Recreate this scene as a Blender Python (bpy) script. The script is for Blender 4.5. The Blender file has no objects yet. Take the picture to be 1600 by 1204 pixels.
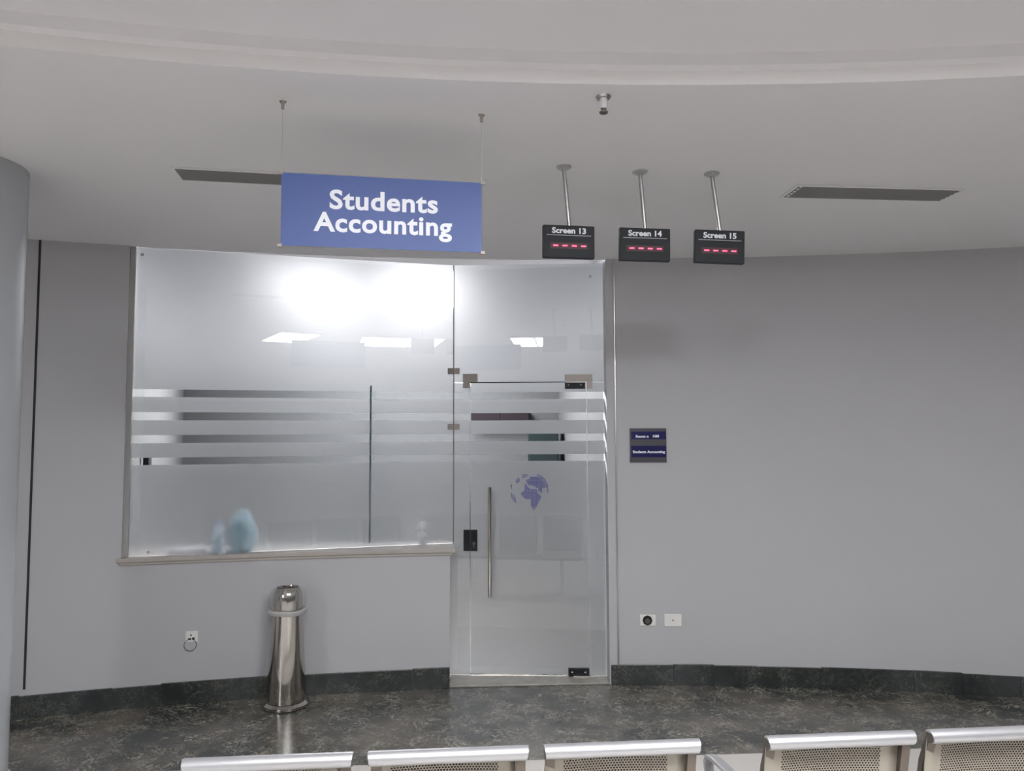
import bpy, bmesh, math, random
from mathutils import Vector, Matrix
random.seed(7)
S = bpy.context.scene
COL = S.collection
# ------------------------------------------------------------------ camera
F_PX, EYE, PITCH, ROLL = 1200.0, 1.7, 0.06382, -0.00387
cp, sp, cr, sr = math.cos(PITCH), math.sin(PITCH), math.cos(ROLL), math.sin(ROLL)
right = Vector((cr, -sr*sp, sr*cp)); up = Vector((-sr, -cr*sp, cr*cp)); fwd = Vector((0, cp, sp))
cam = bpy.data.cameras.new('camera'); cam.sensor_width = 36; cam.lens = 36*F_PX/1600
cam.clip_start = 0.05; cam.clip_end = 100
co = bpy.data.objects.new('camera', cam); COL.objects.link(co)
co.matrix_world = Matrix(((right.x, up.x, -fwd.x, 0), (right.y, up.y, -fwd.y, 0), (right.z, up.z, -fwd.z, EYE), (0, 0, 0, 1)))
S.camera = co
# ------------------------------------------------------------------ world / exposure / light levels
w = bpy.data.worlds.new('world'); S.world = w; w.use_nodes = True
w.node_tree.nodes['Background'].inputs[0].default_value = (0.6, 0.62, 0.65, 1)
w.node_tree.nodes['Background'].inputs[1].default_value = 0.3
S.view_settings.view_transform = 'Standard'; S.view_settings.look = 'None'
S.view_settings.exposure = 0.0; S.view_settings.gamma = 1.0; S.view_settings.use_curve_mapping = False
S.cycles.max_bounces = 14; S.cycles.diffuse_bounces = 6; S.cycles.transmission_bounces = 12
S.cycles.transparent_max_bounces = 24; S.cycles.sample_clamp_indirect = 4.0
S.cycles.use_denoising = True; S.cycles.caustics_refractive = True
HALL_LAMP = 60.0      # emission strength of the ceiling light diffusers in the hall
OFFICE_LAMP = 125.0   # of the two in the office

# ------------------------------------------------------------------ measured place
H = 2.933                                  # soffit height
CX, CY, R, R2 = 0.7035, -6.4988, 11.846, 9.147   # round hall: axis, wall radius, soffit inner radius
def ray(px, py):
    return (right*(px-800) + up*(602-py) + fwd*F_PX)
EY = Vector((0, 0, EYE))
def hz(px, py, z):
    d = ray(px, py); return EY + d*((z-EYE)/d.z)
def hc(px, py, rr=R):
    d = ray(px, py); a = d.x*d.x+d.y*d.y; b = -2*(d.x*CX+d.y*CY); c = CX*CX+CY*CY-rr*rr
    return EY + d*((-b+math.sqrt(b*b-4*a*c))/2/a)
def hp(px, py, P, n):
    d = ray(px, py); return EY + d*((P-EY).dot(n)/d.dot(n))
def th(P): return math.atan2(P.x-CX, P.y-CY)
def pol(r, t, z=0): return Vector((CX+r*math.sin(t), CY+r*math.cos(t), z))

# ------------------------------------------------------------------ materials
def newmat(name):
    m = bpy.data.materials.new(name); m.use_nodes = True
    return m, m.node_tree.nodes, m.node_tree.links
def mat(name, col, rough=0.5, metal=0.0, bump=0.0, bscale=60, vary=0.0, vscale=3, spec=0.5, emit=None, estr=0):
    m, N, L = newmat(name); b = N['Principled BSDF']
    b.inputs['Base Color'].default_value = (*col, 1); b.inputs['Roughness'].default_value = rough
    b.inputs['Metallic'].default_value = metal; b.inputs['Specular IOR Level'].default_value = spec
    if emit: b.inputs['Emission Color'].default_value = (*emit, 1); b.inputs['Emission Strength'].default_value = estr
    tc = N.new('ShaderNodeTexCoord')
    if vary:
        n = N.new('ShaderNodeTexNoise'); n.inputs['Scale'].default_value = vscale; n.inputs['Detail'].default_value = 5
        mx = N.new('ShaderNodeMix'); mx.data_type = 'RGBA'
        mx.inputs['A'].default_value = (*[c*(1-vary) for c in col], 1); mx.inputs['B'].default_value = (*[min(1, c*(1+vary)) for c in col], 1)
        L.new(tc.outputs['Object'], n.inputs['Vector']); L.new(n.outputs['Fac'], mx.inputs['Factor']); L.new(mx.outputs['Result'], b.inputs['Base Color'])
    if bump:
        n = N.new('ShaderNodeTexNoise'); n.inputs['Scale'].default_value = bscale; bp = N.new('ShaderNodeBump')
        bp.inputs['Strength'].default_value = bump; bp.inputs['Distance'].default_value = 0.01
        L.new(tc.outputs['Object'], n.inputs['Vector']); L.new(n.outputs['Fac'], bp.inputs['Height']); L.new(bp.outputs['Normal'], b.inputs['Normal'])
    return m
M = {}
M['paint'] = mat('grey_wall_paint', (0.435, 0.435, 0.455), 0.55, bump=0.05, bscale=25, vary=0.03, vscale=1.5)
M['ceiling'] = mat('ceiling_paint', (0.81, 0.80, 0.82), 0.7, vary=0.015, vscale=0.8)
M['cornice'] = mat('cornice_paint', (0.90, 0.885, 0.89), 0.5)
M['column'] = mat('column_gloss_paint', (0.35, 0.36, 0.38), 0.20, bump=0.03, bscale=12)
M['plinth'] = mat('plinth_paint', (0.55, 0.53, 0.53), 0.4)
M['steel'] = mat('brushed_steel', (0.50, 0.49, 0.48), 0.3, 1.0, vary=0.05)
M['chrome'] = mat('polished_steel', (0.56, 0.53, 0.50), 0.09, 1.0)
M['silver'] = mat('silver_aluminium', (0.52, 0.52, 0.54), 0.36, 0.75)
M['darksteel'] = mat('dark_bracket_steel', (0.12, 0.10, 0.085), 0.4, 0.6, vary=0.2, vscale=20)
M['patch'] = mat('satin_patch_fitting', (0.30, 0.265, 0.245), 0.45, 0.3)
M['darkmetal'] = mat('dark_glossy_metal', (0.05, 0.055, 0.06), 0.15, 0.8)
M['black'] = mat('black_plastic', (0.012, 0.014, 0.018), 0.5, spec=0.25)
M['joint'] = mat('joint_dark', (0.03, 0.026, 0.026), 0.9)
M['white_plastic'] = mat('white_plastic', (0.72, 0.71, 0.68), 0.4)
M['signblue'] = mat('sign_blue_vinyl', (0.042, 0.078, 0.25), 0.45, vary=0.04, vscale=2)
M['white_letter'] = mat('white_vinyl', (0.85, 0.86, 0.93), 0.5)
M['grey_letter'] = mat('grey_white_print', (0.62, 0.62, 0.66), 0.5)
M['plate'] = mat('room_plate_grey', (0.07, 0.07, 0.085), 0.25)
M['navy'] = mat('navy_insert', (0.015, 0.015, 0.09), 0.2)
M['decal'] = mat('navy_decal', (0.05, 0.05, 0.26), 0.5)
M['led'] = mat('red_led', (0.9, 0.02, 0.1), 0.4, emit=(1.0, 0.07, 0.16), estr=3.2)
M['led_dim'] = mat('faint_glow_led_window', (0.03, 0.006, 0.010), 0.5, emit=(0.5, 0.0, 0.04), estr=0.03)  # window given a faint red glow of its own through emission
M['ventgrey'] = mat('vent_grey', (0.15, 0.15, 0.15), 0.5)
M['ventdark'] = mat('vent_dark', (0.035, 0.032, 0.030), 0.8)
M['sill'] = mat('sill_stone', (0.40, 0.365, 0.34), 0.35, vary=0.1, vscale=12)
M['thresh'] = mat('threshold_stone', (0.30, 0.28, 0.25), 0.4, vary=0.35, vscale=14)
M['rear'] = mat('brown_rear_wall', (0.20, 0.18, 0.16), 0.6, vary=0.1)
M['office_upper'] = mat('office_upper_brightened', (0.62, 0.63, 0.65), 0.7)  # brightness for the upper film put into the wall colour
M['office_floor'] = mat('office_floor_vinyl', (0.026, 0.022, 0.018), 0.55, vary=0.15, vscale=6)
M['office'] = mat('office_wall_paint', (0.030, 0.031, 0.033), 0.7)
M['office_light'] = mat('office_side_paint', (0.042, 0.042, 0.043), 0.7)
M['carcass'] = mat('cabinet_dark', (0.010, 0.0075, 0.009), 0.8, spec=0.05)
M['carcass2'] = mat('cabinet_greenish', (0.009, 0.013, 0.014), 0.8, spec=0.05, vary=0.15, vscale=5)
M['bluecap'] = mat('blue_cap', (0.10, 0.25, 0.5), 0.4)
M['paper'] = mat('white_paper', (0.85, 0.85, 0.88), 0.8)
M['lamp_frame'] = mat('lamp_frame_white', (0.8, 0.8, 0.8), 0.5)
M['lamp_hall'] = mat('lamp_diffuser_hall', (0.9, 0.9, 0.9), 0.6, emit=(0.97, 0.985, 1.0), estr=HALL_LAMP)
M['lamp_office'] = mat('lamp_diffuser_office', (0.9, 0.9, 0.9), 0.6, emit=(0.98, 0.98, 1.0), estr=OFFICE_LAMP)
M['beige_tile'] = mat('beige_floor_tile', (0.60, 0.57, 0.54), 0.25, vary=0.05, vscale=4)

def marble(name, base, dark, vein, rough):
    m, N, L = newmat(name); b = N['Principled BSDF']; b.inputs['Roughness'].default_value = rough
    tc = N.new('ShaderNodeTexCoord')
    mp = N.new('ShaderNodeMapping'); L.new(tc.outputs['Object'], mp.inputs['Vector'])
    n1 = N.new('ShaderNodeTexNoise'); n1.inputs['Scale'].default_value = 2.2; n1.inputs['Detail'].default_value = 6
    L.new(mp.outputs['Vector'], n1.inputs['Vector'])
    r1 = N.new('ShaderNodeValToRGB'); r1.color_ramp.elements[0].position = 0.38; r1.color_ramp.elements[1].position = 0.66
    r1.color_ramp.elements[0].color = (*dark, 1); r1.color_ramp.elements[1].color = (*base, 1)
    L.new(n1.outputs['Fac'], r1.inputs['Fac'])
    def veins(scale, wid, seed, dist):
        n = N.new('ShaderNodeTexNoise'); n.inputs['Scale'].default_value = scale; n.inputs['Detail'].default_value = 8
        n.inputs['Roughness'].default_value = 0.62; n.inputs['Distortion'].default_value = dist
        off = N.new('ShaderNodeVectorMath'); off.operation = 'ADD'; off.inputs[1].default_value = (seed, seed*2, 0)
        L.new(mp.outputs['Vector'], off.inputs[0]); L.new(off.outputs[0], n.inputs['Vector'])
        s = N.new('ShaderNodeMath'); s.operation = 'SUBTRACT'; s.inputs[1].default_value = 0.5; L.new(n.outputs['Fac'], s.inputs[0])
        a = N.new('ShaderNodeMath'); a.operation = 'ABSOLUTE'; L.new(s.outputs[0], a.inputs[0])
        mr = N.new('ShaderNodeMapRange'); mr.inputs['From Min'].default_value = 0; mr.inputs['From Max'].default_value = wid
        mr.inputs['To Min'].default_value = 1; mr.inputs['To Max'].default_value = 0; L.new(a.outputs[0], mr.inputs['Value'])
        # veins break up: multiply by a patchy mask
        k = N.new('ShaderNodeTexNoise'); k.inputs['Scale'].default_value = 7; L.new(off.outputs[0], k.inputs['Vector'])
        kr = N.new('ShaderNodeMapRange'); kr.inputs['From Min'].default_value = 0.42; kr.inputs['From Max'].default_value = 0.62; L.new(k.outputs['Fac'], kr.inputs['Value'])
        mm = N.new('ShaderNodeMath'); mm.operation = 'MULTIPLY'; L.new(mr.outputs[0], mm.inputs[0]); L.new(kr.outputs[0], mm.inputs[1])
        return mm
    v1 = veins(9, 0.02, 0.0, 1.2); v2 = veins(24, 0.02, 5.3, 0.8)
    mx = N.new('ShaderNodeMath'); mx.operation = 'MAXIMUM'; L.new(v1.outputs[0], mx.inputs[0]); L.new(v2.outputs[0], mx.inputs[1])
    c = N.new('ShaderNodeMix'); c.data_type = 'RGBA'; c.inputs['B'].default_value = (*vein, 1)
    L.new(mx.outputs[0], c.inputs['Factor']); L.new(r1.outputs['Color'], c.inputs['A']); L.new(c.outputs['Result'], b.inputs['Base Color'])
    return m
M['marble'] = marble('dark_veined_marble', (0.145, 0.130, 0.110), (0.038, 0.044, 0.042), (0.46, 0.42, 0.35), 0.22)
M['skirting'] = marble('dark_skirting_marble', (0.05, 0.055, 0.058), (0.018, 0.022, 0.022), (0.15, 0.15, 0.12), 0.3)

def glass_mat(name, tint=(0.965, 0.975, 0.975), gloss=1.0):
    m, N, L = newmat(name); N.remove(N['Principled BSDF']); out = N['Material Output']
    t = N.new('ShaderNodeBsdfTransparent'); t.inputs[0].default_value = (*tint, 1)
    g = N.new('ShaderNodeBsdfGlossy'); g.inputs['Roughness'].default_value = 0.0; g.inputs[0].default_value = (0.95, 0.97, 1, 1)
    lw = N.new('ShaderNodeLayerWeight'); lw.inputs['Blend'].default_value = 0.5
    p = N.new('ShaderNodeMath'); p.operation = 'POWER'; p.inputs[1].default_value = 5; L.new(lw.outputs['Facing'], p.inputs[0])
    a = N.new('ShaderNodeMath'); a.operation = 'MULTIPLY_ADD'; a.inputs[1].default_value = 0.9*gloss; a.inputs[2].default_value = 0.045*gloss
    L.new(p.outputs[0], a.inputs[0])
    mx = N.new('ShaderNodeMixShader'); L.new(a.outputs[0], mx.inputs[0]); L.new(t.outputs[0], mx.inputs[1]); L.new(g.outputs[0], mx.inputs[2])
    L.new(mx.outputs[0], out.inputs['Surface']); return m
M['glass'] = glass_mat('clear_glass')
M['edge_glass'] = mat('green_glass_edge', (0.06, 0.11, 0.10), 0.2)
def film_mat(name, rough, ior, diffuse, tcol, dcol):
    m, N, L = newmat(name); N.remove(N['Principled BSDF']); out = N['Material Output']
    r = N.new('ShaderNodeBsdfRefraction'); r.inputs['Roughness'].default_value = rough; r.inputs['IOR'].default_value = ior; r.inputs['Color'].default_value = (*tcol, 1)
    r2 = N.new('ShaderNodeBsdfRefraction'); r2.inputs['Roughness'].default_value = rough*0.68; r2.inputs['IOR'].default_value = ior; r2.inputs['Color'].default_value = (*tcol, 1)
    rm = N.new('ShaderNodeMixShader'); rm.inputs[0].default_value = 0.5; L.new(r.outputs[0], rm.inputs[1]); L.new(r2.outputs[0], rm.inputs[2]); r = rm
    t = N.new('ShaderNodeBsdfTranslucent'); t.inputs[0].default_value = (*tcol, 1)
    d = N.new('ShaderNodeBsdfDiffuse'); d.inputs[0].default_value = (*dcol, 1)
    m1 = N.new('ShaderNodeMixShader'); m1.inputs[0].default_value = 0.9; L.new(t.outputs[0], m1.inputs[1]); L.new(d.outputs[0], m1.inputs[2])
    m2 = N.new('ShaderNodeMixShader'); m2.inputs[0].default_value = diffuse; L.new(r.outputs[0], m2.inputs[1]); L.new(m1.outputs[0], m2.inputs[2])
    L.new(m2.outputs[0], out.inputs['Surface']); return m
M['film'] = film_mat('frosted_film', 0.64, 1.38, 0.28, (0.90, 0.90, 0.91), (0.50, 0.50, 0.52))
M['bluejug'] = film_mat('pale_blue_plastic', 0.5, 1.2, 0.6, (0.55, 0.78, 0.86), (0.45, 0.66, 0.74))
M['palebottle'] = film_mat('pale_bottle_plastic', 0.4, 1.2, 0.5, (0.75, 0.86, 0.93), (0.66, 0.78, 0.86))
def thin_mat(name, fac, col):
    m, N, L = newmat(name); b = N['Principled BSDF']; b.inputs['Base Color'].default_value = (*col, 1); b.inputs['Roughness'].default_value = 0.3
    t = N.new('ShaderNodeBsdfTransparent'); mx = N.new('ShaderNodeMixShader'); mx.inputs[0].default_value = fac
    n = N.new('ShaderNodeTexNoise'); n.inputs['Scale'].default_value = 30; mr = N.new('ShaderNodeMapRange')
    mr.inputs['To Min'].default_value = fac*0.5; mr.inputs['To Max'].default_value = min(1, fac*1.5); L.new(n.outputs['Fac'], mr.inputs['Value']); L.new(mr.outputs[0], mx.inputs[0])
    L.new(t.outputs[0], mx.inputs[1]); L.new(b.outputs[0], mx.inputs[2]); L.new(mx.outputs[0], N['Material Output'].inputs['Surface']); return m
M['bag'] = thin_mat('clear_bag_plastic', 0.13, (0.5, 0.5, 0.5))
M['bagroll'] = thin_mat('rolled_bag_plastic', 0.75, (0.60, 0.59, 0.58))

def perforated(name, L0, z0, z1):
    """beige powder coat with a hexagonal grid of punched holes inside a plain border (object x = along, z = up the sheet)"""
    m, N, L = newmat(name); b = N['Principled BSDF']
    b.inputs['Base Color'].default_value = (0.25, 0.225, 0.19, 1); b.inputs['Roughness'].default_value = 0.35; b.inputs['Metallic'].default_value = 0.25
    tc = N.new('ShaderNodeTexCoord'); sx = N.new('ShaderNodeSeparateXYZ'); L.new(tc.outputs['Object'], sx.inputs[0])
    def mth(op, a, bb=None, c=None):
        n = N.new('ShaderNodeMath'); n.operation = op
        for i, q in enumerate((a, bb, c)):
            if q is None: continue
            if isinstance(q, (int, float)): n.inputs[i].default_value = q
            else: L.new(q, n.inputs[i])
        return n.outputs[0]
    P = 0.0088; Q = P*1.732
    def grid(ox, oz):
        u = mth('SUBTRACT', mth('FRACT', mth('ADD', mth('DIVIDE', sx.outputs['X'], P), ox)), 0.5)
        v = mth('SUBTRACT', mth('FRACT', mth('ADD', mth('DIVIDE', sx.outputs['Z'], Q), oz)), 0.5)
        u = mth('MULTIPLY', u, P); v = mth('MULTIPLY', v, Q)
        return mth('SQRT', mth('ADD', mth('MULTIPLY', u, u), mth('MULTIPLY', v, v)))
    d = mth('MINIMUM', grid(0, 0), grid(0.5, 0.5)); hole = mth('LESS_THAN', d, 0.0029)
    inx = mth('MULTIPLY', mth('GREATER_THAN', sx.outputs['X'], 0.055), mth('LESS_THAN', sx.outputs['X'], L0-0.055))
    inz = mth('MULTIPLY', mth('GREATER_THAN', sx.outputs['Z'], z0), mth('LESS_THAN', sx.outputs['Z'], z1))
    hole = mth('MULTIPLY', hole, mth('MULTIPLY', inx, inz))
    t0 = N.new('ShaderNodeBsdfTransparent'); hole_shade = N.new('ShaderNodeBsdfDiffuse'); hole_shade.inputs[0].default_value = (0.03, 0.025, 0.02, 1)  # dark colour in the holes stands in for the shade inside them
    t = N.new('ShaderNodeMixShader'); t.inputs[0].default_value = 0.8; L.new(t0.outputs[0], t.inputs[1]); L.new(hole_shade.outputs[0], t.inputs[2]); mx = N.new('ShaderNodeMixShader')
    L.new(hole, mx.inputs[0]); L.new(b.outputs[0], mx.inputs[1]); L.new(t.outputs[0], mx.inputs[2]); L.new(mx.outputs[0], N['Material Output'].inputs['Surface'])
    return m

# ------------------------------------------------------------------ mesh helpers
def link(name, bm, m, parent=None, smooth=False, bevel=0.0, loc=None, recalc=True):
    if recalc: bmesh.ops.recalc_face_normals(bm, faces=bm.faces)
    me = bpy.data.meshes.new(name); bm.to_mesh(me); bm.free()
    for mm in (m if isinstance(m, (list, tuple)) else [m]): me.materials.append(M[mm] if isinstance(mm, str) else mm)
    if smooth:
        for p in me.polygons: p.use_smooth = True
        try: me.set_sharp_from_angle(angle=math.radians(40))
        except Exception: pass
    o = bpy.data.objects.new(name, me); COL.objects.link(o)
    if parent: o.parent = parent
    if loc is not None: o.location = loc
    if bevel:
        b = o.modifiers.new('bevel', 'BEVEL'); b.width = bevel; b.segments = 2; b.limit_method = 'ANGLE'
    return o
def tag(o, label=None, cat=None, group=None, kind=None):
    if label: o['label'] = label
    if cat: o['category'] = cat
    if group: o['group'] = group
    if kind: o['kind'] = kind
    return o
def empty(name, loc=(0, 0, 0), frame=None, **k):
    o = bpy.data.objects.new(name, None); COL.objects.link(o); o.empty_display_size = 0.05
    if frame:
        u, v, n = frame; L = Vector(loc)
        o.matrix_world = Matrix(((u.x, v.x, n.x, L.x), (u.y, v.y, n.y, L.y), (u.z, v.z, n.z, L.z), (0, 0, 0, 1)))
    else: o.location = loc
    return tag(o, **k)
I3 = (Vector((1, 0, 0)), Vector((0, 1, 0)), Vector((0, 0, 1)))
def box(bm, a0, a1, b0, b1, c0, c1, O=Vector((0, 0, 0)), fr=I3, mi=0):
    u, v, n = fr
    vs = [bm.verts.new(O+u*a+v*b+n*c) for a in (a0, a1) for b in (b0, b1) for c in (c0, c1)]
    for f in ((0, 1, 3, 2), (4, 6, 7, 5), (0, 4, 5, 1), (2, 3, 7, 6), (0, 2, 6, 4), (1, 5, 7, 3)):
        bm.faces.new([vs[i] for i in f]).material_index = mi
    return bm
def nb(): return bmesh.new()
def poly_prism(bm, pts, z0, z1, mi=0):
    a = [bm.verts.new((p[0], p[1], z0)) for p in pts]; b = [bm.verts.new((p[0], p[1], z1)) for p in pts]
    bm.faces.new(a).material_index = mi; bm.faces.new(b).material_index = mi
    for i in range(len(pts)):
        j = (i+1) % len(pts); bm.faces.new((a[i], a[j], b[j], b[i])).material_index = mi
    return bm
def arc(bm, r0, r1, t0, t1, z0, z1, n=None, mi=0):
    n = n or max(1, int(abs(t1-t0)/0.012))
    ring = []
    for i in range(n+1):
        t = t0+(t1-t0)*i/n
        ring.append([bm.verts.new(pol(r, t, z)) for r, z in ((r0, z0), (r0, z1), (r1, z1), (r1, z0))])
    for a, b in zip(ring, ring[1:]):
        for k in range(4): bm.faces.new((a[k], a[(k+1) % 4], b[(k+1) % 4], b[k])).material_index = mi
    bm.faces.new(ring[0]).material_index = mi; bm.faces.new(ring[-1][::-1]).material_index = mi
    return bm
def lathe(bm, prof, n=48, O=Vector((0, 0, 0)), mi=0):
    rings = []
    for r, z in prof:
        if r < 1e-6: rings.append([bm.verts.new(O+Vector((0, 0, z)))])
        else: rings.append([bm.verts.new(O+Vector((r*math.cos(2*math.pi*i/n), r*math.sin(2*math.pi*i/n), z))) for i in range(n)])
    for a, b in zip(rings, rings[1:]):
        for i in range(n):
            j = (i+1) % n
            if len(a) == 1 and len(b) > 1: bm.faces.new((a[0], b[i], b[j]))
            elif len(b) == 1 and len(a) > 1: bm.faces.new((a[i], a[j], b[0]))
            elif len(a) > 1: bm.faces.new((a[i], a[j], b[j], b[i]))
    return bm
def tube(bm, pts, r, n=10, cap=True):
    pts = [Vector(p) for p in pts]; rings = []; ref = None
    for i, p in enumerate(pts):
        d = (pts[min(i+1, len(pts)-1)]-pts[max(i-1, 0)]).normalized()
        if ref is None: ref = Vector((0, 0, 1)) if abs(d.z) < 0.9 else Vector((1, 0, 0))
        a = d.cross(ref).normalized(); b = a.cross(d).normalized(); ref = b
        rings.append([bm.verts.new(p+(a*math.cos(2*math.pi*k/n)+b*math.sin(2*math.pi*k/n))*r) for k in range(n)])
    for A, B in zip(rings, rings[1:]):
        for k in range(n): bm.faces.new((A[k], A[(k+1) % n], B[(k+1) % n], B[k]))
    if cap: bm.faces.new(rings[0]); bm.faces.new(rings[-1][::-1])
    return bm
def ribbon(bm, pts, wdir, hw, t):
    """flat bar of half width hw along wdir, thickness t, following pts"""
    pts = [Vector(p) for p in pts]; R_ = []
    for i, p in enumerate(pts):
        d = (pts[min(i+1, len(pts)-1)]-pts[max(i-1, 0)]).normalized(); nn = d.cross(wdir).normalized()
        R_.append([bm.verts.new(p+wdir*a*hw+nn*b*t/2) for a, b in ((-1, -1), (1, -1), (1, 1), (-1, 1))])
    for A, B in zip(R_, R_[1:]):
        for k in range(4): bm.faces.new((A[k], A[(k+1) % 4], B[(k+1) % 4], B[k]))
    bm.faces.new(R_[0]); bm.faces.new(R_[-1][::-1]); return bm
def text(name, s, m, parent, x, y, width=None, size=0.05, bold=0.0, z=0.0, hscale=None, spacing=1.0, thick=0.0006):
    """lettering in the local xy plane of parent, centred on x, baseline y"""
    cu = bpy.data.curves.new(name, 'FONT'); cu.body = s; cu.align_x = 'CENTER'; cu.size = size; cu.offset = bold
    cu.extrude = thick; cu.space_character = spacing; cu.resolution_u = 4
    t = bpy.data.objects.new(name, cu); COL.objects.link(t); bpy.context.view_layer.update()
    me = bpy.data.meshes.new_from_object(t.evaluated_get(bpy.context.evaluated_depsgraph_get()))
    COL.objects.unlink(t); bpy.data.objects.remove(t)
    xs = [v.co.x for v in me.vertices]; wd = max(xs)-min(xs); c = (max(xs)+min(xs))/2
    k = width/wd if width else 1.0
    for v in me.vertices: v.co = Vector(((v.co.x-c)*k+x, v.co.y+y, v.co.z+z))
    me.materials.clear(); me.materials.append(M[m]); me.name = name
    o = bpy.data.objects.new(name, me); COL.objects.link(o); o.parent = parent
    return o
def copy_tree(o, parent=None):
    c = o.copy(); COL.objects.link(c)
    if parent: c.parent = parent
    for ch in list(o.children): copy_tree(ch, c)
    return c
Z = Vector((0, 0, 1))

# ================================================================== STRUCTURE
# glass line (top contacts with the soffit), wall angles
GA, GB, GC = hz(213, 386, H), hz(709, 414, H), hz(944, 411, H)
for g in (GA, GB, GC): g.z = 0
T_open_l = th(hc(200, 500)); T_low_r = th(hc(703, 900)); T_open_r = th(hc(950, 800)); T_joint = th(hc(50, 730))
SILL_Z = 0.93
OH = 3.22      # office ceiling
# hall floor: dark marble ring beyond a straight joint, beige tile inside
fa, fb = hz(562, 1195, 0), hz(1430, 1169, 0); fd = (fb-fa).normalized()
def fline(s): return fa+fd*s
bm = nb()
a, b = fline(-9.5), fline(11)
poly_prism(bm, [(a.x, a.y), (b.x, b.y), (12, 12), (-12, 12)], -0.05, 0, 0)
poly_prism(bm, [(a.x, a.y), (-13, -19), (14, -19), (b.x, b.y)], -0.05, 0, 1)
q0, q1 = pol(R+0.31, T_open_l-0.02), pol(R+0.31, T_low_r)
poly_prism(bm, [(q0.x, q0.y), (q1.x, q1.y), (GC.x+0.05, GC.y+0.11), (1.4, 5.7), (1.4, 10.4), (-5, 10.4), (-5, 5.3)], 0.0, 0.004, 2)
tag(link('floor', bm, ['marble', 'beige_tile', 'office_floor']), kind='structure')
# ceiling: soffit ring, stepped cornice, raised ceiling, office ceiling
bm = nb()
n = 180; prof = [(R+0.02, H), (R2, H), (R2-0.005, H+0.048), (R2-0.035, H+0.055), (R2-0.05, H+0.092), (0, H+0.092)]
rings = []
for r, z in prof:
    rings.append([bm.verts.new((CX, CY, z))] if r == 0 else [bm.verts.new(pol(r, 2*math.pi*i/n, z)) for i in range(n)])
for k, (A, B) in enumerate(zip(rings, rings[1:])):
    for i in range(n):
        j = (i+1) % n
        f = bm.faces.new((A[i], A[j], B[0])) if len(B) == 1 else bm.faces.new((A[i], A[j], B[j], B[i]))
        f.material_index = 1 if k == 1 else 0
poly_prism(bm, [(-4.9, 4.0), (-4.9, 10.6), (2.6, 10.6), (2.6, 4.6), (1.2, 5.3), (-1.0, 5.22)], OH, OH+0.06, 0)
tag(link('ceiling', bm, ['ceiling', 'cornice'], recalc=False), kind='structure')
# walls
tag(link('wall_left', arc(nb(), R, R+0.20, T_joint-0.75, T_open_l, 0, H), 'paint'), kind='structure')
tag(link('wall_front', arc(nb(), R, R+0.30, T_open_l, T_low_r, 0, SILL_Z-0.045), 'paint'), kind='structure')
tag(link('wall_right', arc(nb(), R, R+0.20, T_open_r, T_open_r+0.75, 0, H), 'paint'), kind='structure')
tag(link('wall_rear', arc(nb(), R, R+0.20, T_open_r+0.75, T_joint-0.75+2*math.pi, 0, H, n=120), 'rear'), kind='structure')
# joint in the left wall
tag(link('trim_1', arc(nb(), R-0.003, R+0.01, T_joint-0.0005, T_joint+0.0006, 0.17, H, n=1), 'joint'), kind='structure')
# sill slab
bm = nb(); arc(bm, R-0.025, R+0.32, T_open_l-0.002, T_low_r+0.003, SILL_Z-0.028, SILL_Z)
arc(bm, R-0.012, R+0.02, T_open_l-0.001, T_low_r+0.0015, SILL_Z-0.048, SILL_Z-0.028)
tag(link('trim_2', bm, 'sill', bevel=0.004), kind='structure')
# skirting of dark marble tiles with open joints
def skirt(name, t0, t1, endcap=False):
    bm = nb(); st = 0.45/R; t = t0
    k = 0
    while (t < t1-1e-4):
        t2 = min(t+st*(0.55+0.9*random.random()), t1)
        arc(bm, R-0.016, R-0.0005, t+0.00012, t2-0.00012, 0, 0.135+0.004*math.sin(k*1.7), n=4); t = t2; k += 1
    tag(link(name, bm, 'skirting', bevel=0.002), kind='structure')
skirt('baseboard_left', T_joint-0.06, T_low_r)
skirt('baseboard_right', T_open_r+0.0006, T_open_r+0.40)
# door threshold
bm = nb()
p1, p2 = pol(R+0.005, T_low_r), pol(R+0.005, T_open_r)
poly_prism(bm, [(p1.x, p1.y), (p2.x, p2.y), (GC.x+0.05, GC.y+0.012), (GB.x-0.02, GB.y+0.012)], 0, 0.012)
tag(link('trim_3', bm, 'thresh', bevel=0.003), kind='structure')
# office shell
def wallslab(name, A, B, m, t=0.1, z1=OH+0.03):
    A, B = Vector((*A, 0)), Vector((*B, 0)); u = (B-A).normalized(); nn = Vector((-u.y, u.x, 0))
    bm = nb(); box(bm, 0, (B-A).length, 0, t, 0, 2.33, A, (u, nn, Z)); box(bm, 0, (B-A).length, 0, t, 2.33, z1, A, (u, nn, Z), mi=1)   # upper part whitened to brighten the frosted film, darker below
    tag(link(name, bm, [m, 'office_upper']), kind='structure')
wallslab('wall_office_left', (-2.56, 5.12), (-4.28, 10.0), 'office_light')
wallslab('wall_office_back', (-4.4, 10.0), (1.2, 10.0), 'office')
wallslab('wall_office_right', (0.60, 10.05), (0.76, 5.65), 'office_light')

tag(link('wall_header', arc(nb(), R+0.0, R+0.035, T_open_l-0.03, T_open_r+0.03, H+0.0005, OH+0.03), 'ceiling'), kind='structure')
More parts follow.
